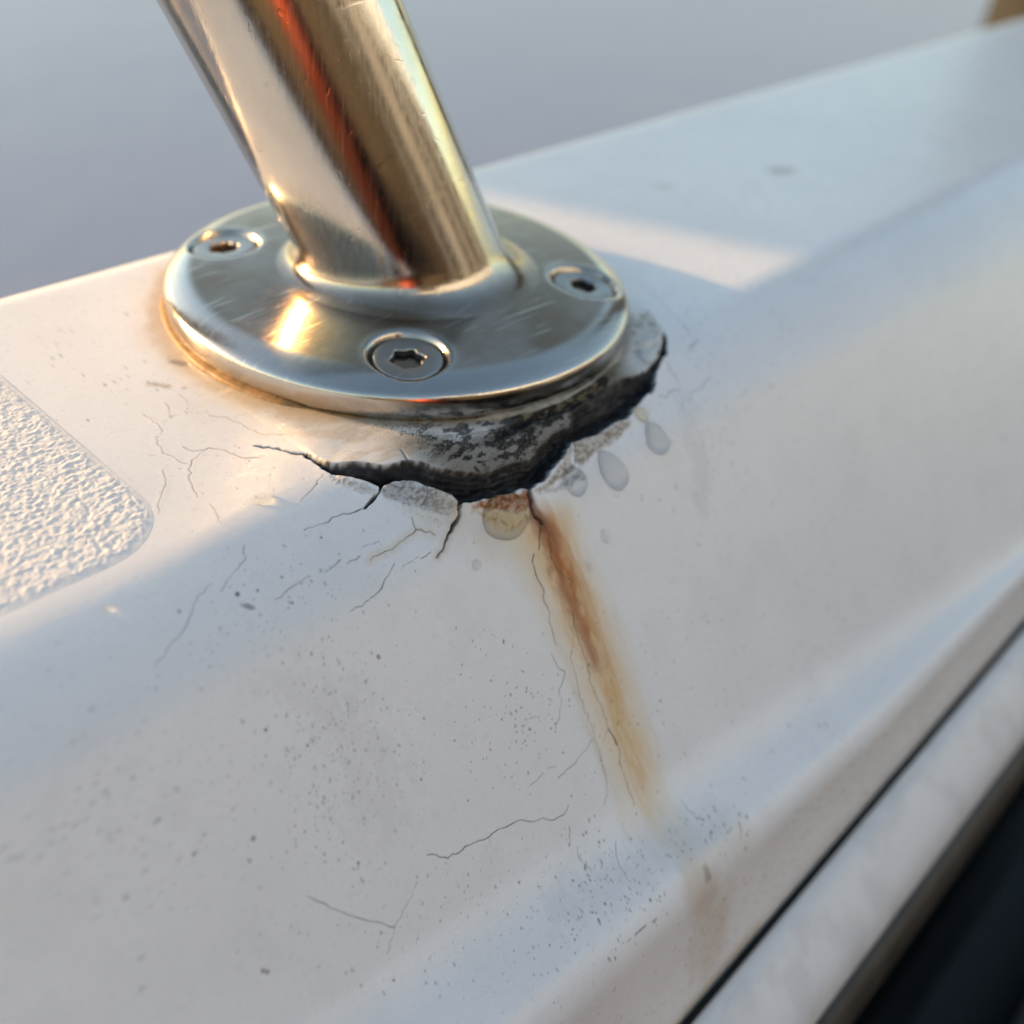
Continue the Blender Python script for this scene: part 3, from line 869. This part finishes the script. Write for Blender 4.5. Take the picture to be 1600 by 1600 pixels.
fl = grid_obj("flange", np.stack([FX, FY, FZ], -1) + SOFF, M_FLANGE, st, wrap=True, flip=True, attrs={"tarnish_reflection": TA})

# tube with its weld fillet
AX = np.array([-0.40738518, 0.28308076, 1.0]); AX /= np.linalg.norm(AX)
TO = np.array([0.8, -1.95, 0.0]); TR = 13.18
e1 = np.cross(AX, [0, 1, 0]); e1 /= np.linalg.norm(e1); e2 = np.cross(AX, e1)
TN_ = 192
ta = np.linspace(0, 2 * math.pi, TN_, endpoint=False)
circ = np.cos(ta)[:, None] * e1 + np.sin(ta)[:, None] * e2
base_l = TO + TR * circ                                   # generator through each tube point
s_top = (2.0 - base_l[:, 2]) / AX[2]
Pc = base_l + s_top[:, None] * AX                         # where the generator meets the flange plane
out = Pc - (TO + AX * 2.0 / AX[2]); out[:, 2] = 0; out /= np.linalg.norm(out, axis=1)[:, None]
Pb = Pc + out * 4.8
Pb[:, 2] = flange_top(np.hypot(Pb[:, 0], Pb[:, 1])) - 0.05
Pt = Pc + AX * 5.0
rings = []
for t in np.linspace(0, 1, 14):
    rings.append(Pb * (1 - t) ** 2 + 2 * Pc * t * (1 - t) + Pt * t * t)
for s in list(np.linspace(2, 100, 50)) + [150, 250, 400, 600]:
    rings.append(Pt + AX * s)
RG = np.array(rings)
# place the tube in its own frame so the brushed finish runs along it
hgt_ = np.repeat(np.concatenate([np.linspace(-6, 0, 14), list(np.linspace(2, 100, 50)) + [150, 250, 400, 600]])[:, None], TN_, 1)
tub = grid_obj("tube", RG + SOFF, M_TUBE, st, wrap=True, attrs={"tarnish_reflection": 1 - smooth(-4.5, 1.5, hgt_)})  # same painted darkening carried onto the weld collar
cap_c = RG[-1].mean(0)
top = RG[-1]
fan = [(k, (k + 1) % TN_, TN_) for k in range(TN_)]
mesh_obj("tube_cap", np.vstack([top, [cap_c + AX * 3]]) + SOFF, fan, M_TUBE, tub)

# screws: sunk heads with a worn star socket
def screw(cx, cy, rot, mat_in, seed, tilt):
    n = 96
    a = np.linspace(0, 2 * math.pi, n, endpoint=False)
    rnd = fbm(np.cos(a) * 2.2 + 5, np.sin(a) * 2.2 + seed, seed, 3) - 0.5
    sock = 2.0 + 0.15 * np.cos(6 * (a + rot)) + 0.6 * rnd
    R = []
    def ring(r, z):
        R.append(np.stack([r * np.cos(a), r * np.sin(a), np.full(n, z) if np.isscalar(z) else z], 1))
    ring(4.42, -0.9); ring(4.40, -0.22); ring(4.32, -0.06); ring(4.18, 0.0)
    for f in (0.75, 0.5, 0.25): ring(sock + 0.22 + (4.1 - sock - 0.22) * f, 0.02)
    ring(sock + 0.20, 0.0); ring(sock + 0.08, -0.06); ring(sock, -0.20)
    head = np.array(R)
    R.clear()
    ring(sock + 0.01, -0.20); ring(sock * 0.97, -0.6); ring(sock * 0.93, -1.3); ring(sock * 0.7, -1.75); ring(sock * 0.3, -1.9); ring(sock * 0.02, -1.95)
    hole = np.array(R)
    r0 = math.hypot(cx, cy)
    z = float(flange_top(np.array(r0))) - 0.62
    slope = math.atan(1.25 / 12)
    # tip the head with the conical flange top
    ax = np.array([-cy, cx, 0]) / r0
    ca, sa = math.cos(slope), math.sin(slope)
    K = np.array([[0, -ax[2], ax[1]], [ax[2], 0, -ax[0]], [-ax[1], ax[0], 0]])
    RT = np.eye(3) + sa * K + (1 - ca) * K @ K
    loc = np.array([cx, cy, z])
    s_o = grid_obj("screw", head @ RT.T + loc + SOFF, M_SCREW, st, wrap=True, flip=False)
    grid_obj("socket", hole @ RT.T + loc + SOFF, mat_in, s_o, wrap=True, flip=False)
    return s_o

screw(*SXY[0], 0.2, M_RUST, 11, 0)
screw(*SXY[1], 0.5, M_DARK, 12, 0)
screw(*SXY[2], 0.1, M_DARK, 13, 0)
screw(*SXY[3], 0.3, M_DARK, 14, 0)

# bead of old sealant squeezed out round the flange
def mat_bead():
    t = NT("old_sealant")
    at = t.new("ShaderNodeAttribute", attribute_name="paint")
    v = t.coord()
    n = t.noise(v, 700, 5, 0.65)
    t.link(t.mix(t.mapr(n, 0.45, 0.7, 0, 0.6), at.outputs["Color"], (0.10, 0.07, 0.04)), t.b.inputs["Base Color"])
    t.set(Roughness=0.5)
    t.bump(t.noise(v, 1300, 4, 0.6), 0.6, 0.0002)
    return t.m
ba = np.linspace(0, 2 * math.pi, 720, endpoint=False)
bs = np.linspace(0, math.pi, 12)
BA, BS = np.meshgrid(ba, bs, indexing='ij')
wn_ = fbm(np.cos(BA) * 5 + 20, np.sin(BA) * 5 + 20, 811, 3, 0.4)
rb = 0.30 + 0.55 * smooth(0.3, 0.75, wn_)
r_ = 32.6 + rb * 1.15 * np.sin(BS) + 0.1
z_ = DECK_Z - 0.45 + (rb * 0.95 + 0.3) * (np.cos(BS) * 0.5 + 0.5)
deg = np.degrees(BA)
amber = (smooth(100, 140, deg) * (1 - smooth(225, 265, deg)))[..., None]
cb = np.array([0.52, 0.50, 0.43]) * (1 - amber) + np.array([0.40, 0.22, 0.075]) * amber
cb = cb * (0.5 + 0.5 * wn_[..., None])
bead = grid_obj("sealant_bead", np.stack([r_ * np.cos(BA), r_ * np.sin(BA), z_], -1).transpose(1, 0, 2) + SOFF, mat_bead(), st, wrap=True, colors={"paint": cb.transpose(1, 0, 2).astype(np.float32)})
tag(bead, "amber stained bead of old sealant under the flange rim")

# ------------------------------------------------------------------ drops of water standing on the gelcoat
def drop(px, a, b, ang, h, mat, label, tail=0.0, group=None, seed=0):
    """a, b: half-widths mm across / along the slope; tail narrows the upper end"""
    c = to_surface(px)
    nr, nt = 14, 56
    rr_ = np.sin(np.linspace(0, math.pi / 2, nr)) * 1.08
    t = np.linspace(0, 2 * math.pi, nt, endpoint=False)
    Rr, T = np.meshgrid(rr_, t, indexing='ij')
    wob = 1 + 0.07 * (fbm(np.cos(T) * 1.5 + seed, np.sin(T) * 1.5 + 3, 601 + seed, 2) - 0.5) * 2
    x = a * Rr * np.cos(T) * wob; y = b * Rr * np.sin(T) * wob
    x = x * np.where(y < 0, 1 - tail * np.clip(-y / b, 0, 1.0), 1.0)
    ca, sa = math.cos(ang), math.sin(ang)
    uu_ = c[0] + x * ca - y * sa; vv_ = c[1] + x * sa + y * ca
    hh = 1.35 * h * (1 - np.clip(Rr, 0, 1) ** 2.4) ** 0.7 * (0.80 + 0.28 * np.clip(y / b, -1, 1))
    hh = np.where(Rr > 1.0, -0.45 * (Rr - 1.0) / 0.08, hh)
    base = surf(uu_, vv_, 0.0, False)
    hb = bil(HS, uu_, vv_)
    hb = np.median(hb) * 0.6 + 0.4 * hb
    P = surf(uu_, vv_, hh + hb, False)
    o0 = base[0, 0]
    o = grid_obj("water_drop", P - o0, mat, None, wrap=True, loc=o0, flip=True)
    tag(o, label, "water drop", "water drops below the cracked flange")
    return o

drop((789, 806), 3.6, 3.1, 0.0, 1.5, M_AMB, "large amber drop hanging under the rusty lip of the crack", 0.0, seed=1)
drop((898, 752), 1.9, 2.1, 0.1, 1.15, M_DROP, "clear drop half over the dirty grey edge right of the rust", 0.1, seed=2)
drop((956, 734), 2.15, 3.0, -0.15, 1.4, M_DROP, "largest clear oval drop on the white face right of the crack", 0.25, seed=3)
drop((1025, 684), 2.1, 2.5, -0.1, 1.1, M_DROP, "faint wide clear drop, furthest right of the row", 0.3, seed=4)
drop((999, 648), 1.25, 1.5, -0.5, 0.7, M_AMB, "small tan drop touching the right end of the black gap", 0.3, seed=5)
drop((945, 838), 0.65, 1.05, -0.2, 0.25, M_DROP2, "tiny oval drop on the white face below the largest drop", 0.2, seed=6)
drop((744, 882), 0.6, 0.75, 0.1, 0.2, M_DROP2, "tiny round drop on white gelcoat left of the rust streak", 0.0, seed=7)
drop((920, 886), 0.45, 0.7, 0.0, 0.18, M_DROP2, "tiniest drop just right of the orange streak", 0.0, seed=8)
drop((413, 781), 1.15, 0.9, 0.0, 0.5, M_DROP, "sunlit round drop at the deck edge below the left crack tip", 0.0, seed=9)
drop((168, 950), 0.5, 0.45, 0.0, 0.35, M_DROP, "lone bead of water on the white edge near the pebbled pad", 0.0, seed=11)

# ------------------------------------------------------------------ water, piles, dock
S = 800.0
wv_ = [(-S, -S, -0.72), (S, -S, -0.72), (S, S, -0.72), (-S, S, -0.72)]
water = mesh_obj("water", np.array(wv_) / MM, [(0, 1, 2, 3)], M_WATER)
tag(water, kind="structure")

def pile(name, x, y, r, z0, z1, label, seed, mat):
    """weathered round timber pile, metres"""
    n, m = 48, 40
    a = np.linspace(0, 2 * math.pi, n, endpoint=False); z = np.linspace(z0, z1, m)
    Z, A = np.meshgrid(z, a, indexing='ij')
    R = r * (1 + 0.05 * (fbm(np.cos(A) * 2 + 9, np.sin(A) * 2 + Z * 0.8, seed, 4) - 0.5) - 0.02 * (Z - z0))
    G = np.stack([R * np.cos(A), R * np.sin(A), Z - z0], -1)
    Rt = np.stack([R[-1] * 0.9 * np.cos(a), R[-1] * 0.9 * np.sin(a), np.full(n, z1 - z0 + 0.015)], -1)
    Rc = np.stack([R[-1] * 0.02 * np.cos(a), R[-1] * 0.02 * np.sin(a), np.full(n, z1 - z0 + 0.02)], -1)
    o = grid_obj(name, np.concatenate([G, Rt[None], Rc[None]], 0) / MM, mat, None, wrap=True, loc=(x / MM, y / MM, z0 / MM))
    tag(o, label, "pile")
    return o

def ray_m(px, depth):
    return (CAM + depth / MM * (RM @ np.array([(px[0] - 800) / FPX, (px[1] - 800) / FPX, 1.0]))) * MM
e = ray_m((1556, 10), 1.2)
pile("mooring_pile", e[0] + 0.10 * 0.69, e[1] - 0.10 * 0.72, 0.10, -0.9, 0.8, "blurred brown timber pile in the top right corner beyond the boat edge", 3, M_PILE)
pile("mooring_pile", -0.302, 1.085, 0.19, -0.9, 1.0, "unseen thick pale pile added to shade the far end of the deck", 5, M_SHADE_PILE)  # unseen blocker added to cast the shade on the far deck

# unseen quay wall added to bounce warm sun and stripe the tube's reflection
def block(name, lo_, hi_, mat, parent, base, bev=0.004):
    """bevelled box, metres, placed relative to the parent's base"""
    import bmesh
    bm = bmesh.new()
    bmesh.ops.create_cube(bm, size=1.0)
    lo_ = np.array(lo_) - base; hi_ = np.array(hi_) - base
    for w_ in bm.verts:
        w_.co = Vector([lo_[i] + (w_.co[i] + 0.5) * (hi_[i] - lo_[i]) for i in range(3)])
    bmesh.ops.bevel(bm, geom=bm.edges[:], offset=bev, segments=2, affect='EDGES')
    me = bpy.data.meshes.new(name); bm.to_mesh(me); bm.free()
    me.materials.append(mat)
    return link(bpy.data.objects.new(name, me), parent)

M_CONC = mat_simple("quay_concrete", (0.13, 0.15, 0.18), (0.21, 0.24, 0.28), 3, 0.9, 0.5, 0.02)
M_CONC2 = mat_simple("dark_stripe_concrete", (0.016, 0.02, 0.025), (0.035, 0.042, 0.05), 3, 0.8, 0.5, 0.02)  # dark panels added for the dark stripes mirrored in the tube
M_BOUNCE_SHED = mat_simple("bounce_shed_paint", (0.47, 0.60, 0.80), (0.52, 0.66, 0.86), 4, 0.7)  # bluish so the orange sun bounces off it nearly neutral
M_REFLECTION_BOX = mat_simple("reflection_box_black", (0.008, 0.007, 0.006), (0.018, 0.015, 0.012), 12, 0.6)
M_ORANGE = mat_simple("orange_fender_vinyl", (0.55, 0.075, 0.02), (0.62, 0.10, 0.03), 30, 0.4, 0.05)

qb = np.array([4.0, -6.0, -0.9])
quay = empty("bounce_quay_wall", qb / MM)
tag(quay, "unseen concrete quay wall added to bounce sun and stripe the mirroring steel", "wall")
x_ = -3.0
for k, w_ in enumerate((1.2, 0.9, 2.2, 0.7, 1.0, 1.6, 1.2, 0.8, 2.4, 1.5, 3.0)):
    block("panel", (x_, -6.4, -0.9), (x_ + w_ - 0.02, -6.0, 1.8), M_CONC2 if k % 2 == 0 or k < 3 else M_CONC, quay, qb, 0.02)
    x_ += w_
block("coping", (-3.1, -6.5, 1.803), (x_ + 0.1, -5.92, 1.98), M_CONC, quay, qb, 0.02)
sb_ = np.array([4.0, -6.6, 1.98])
shed = empty("bounce_shed", sb_ / MM)  # added out of view as a reflector filling the shaded front face
tag(shed, "unseen pale shed added above the quay wall to bounce light onto the boat", "building")
block("wall", (-3.0, -9.0, 1.983), (15.5, -6.6, 4.6), M_BOUNCE_SHED, shed, sb_, 0.02)
block("roof", (-3.2, -9.2, 4.603), (15.7, -6.4, 4.75), M_CONC2, shed, sb_, 0.03)
block("dark_panel", (-2.9, -6.597, 1.986), (-0.6, -6.55, 3.4), M_CONC2, shed, sb_, 0.01)  # dark panel added to dim one band of the tube's reflection

db_ = np.array([0.0, -0.6, -0.9])
dock = empty("dock", db_ / MM)  # dock added to darken the gap and the tube's reflection
tag(dock, "dark timber dock added beside the boat, its black edge standing in for the shaded gap", "dock")
block("gap_shade_block", (-1.6, -0.30, -0.62), (1.6, -0.104, -0.33), M_CAULK_SHADE, dock, db_, 0.03)  # black block stands in for deep shade between boat and dock
for k in range(12):
    block("plank", (-1.6, -0.46 - 0.152 * k, -0.36), (1.6, -0.313 - 0.152 * k, -0.325), M_PLANK, dock, db_, 0.004)
for x_ in (-1.3, 1.3):
    block("beam", (x_ - 0.08, -2.1, -0.9), (x_ + 0.08, -0.32, -0.363), M_PLANK, dock, db_, 0.006)

cb_ = np.array([-0.35, -0.72, -0.325])
reflection_box = empty("dark_reflection_box", cb_ / MM)  # dark box added only to mirror a dark band in the tube
tag(reflection_box, "unseen low dark chest standing on the dock behind the viewer", "reflection_box")
block("body", (-0.95, -0.95, -0.325), (0.16, -0.58, 0.05), M_REFLECTION_BOX, reflection_box, cb_, 0.01)
block("lid", (-0.97, -0.97, 0.053), (0.18, -0.56, 0.10), M_REFLECTION_BOX, reflection_box, cb_, 0.012)

def fender(x, y, z0, label):
    pr_ = [(0.0, 0.0), (0.03, 0.0), (0.034, 0.03), (0.05, 0.05), (0.062, 0.09), (0.064, 0.16), (0.064, 0.30), (0.062, 0.37), (0.05, 0.41), (0.034, 0.43), (0.03, 0.47), (0.0, 0.472)]
    pr_ = np.array(pr_)
    a = np.linspace(0, 2 * math.pi, 48, endpoint=False)
    G = np.stack([pr_[:, 0:1] * np.cos(a), pr_[:, 0:1] * np.sin(a), np.repeat(pr_[:, 1:2], 48, 1)], -1)
    o = grid_obj("stripe_fender", G / MM, M_ORANGE, None, wrap=True, loc=(x / MM, y / MM, z0 / MM))
    tag(o, label, "fender")
    return o
fender(-0.29, -0.49, -0.325, "unseen orange fender added for the mirrored red stripe, on the dock before the chest")  # added out of view to mirror a red stripe in the tube
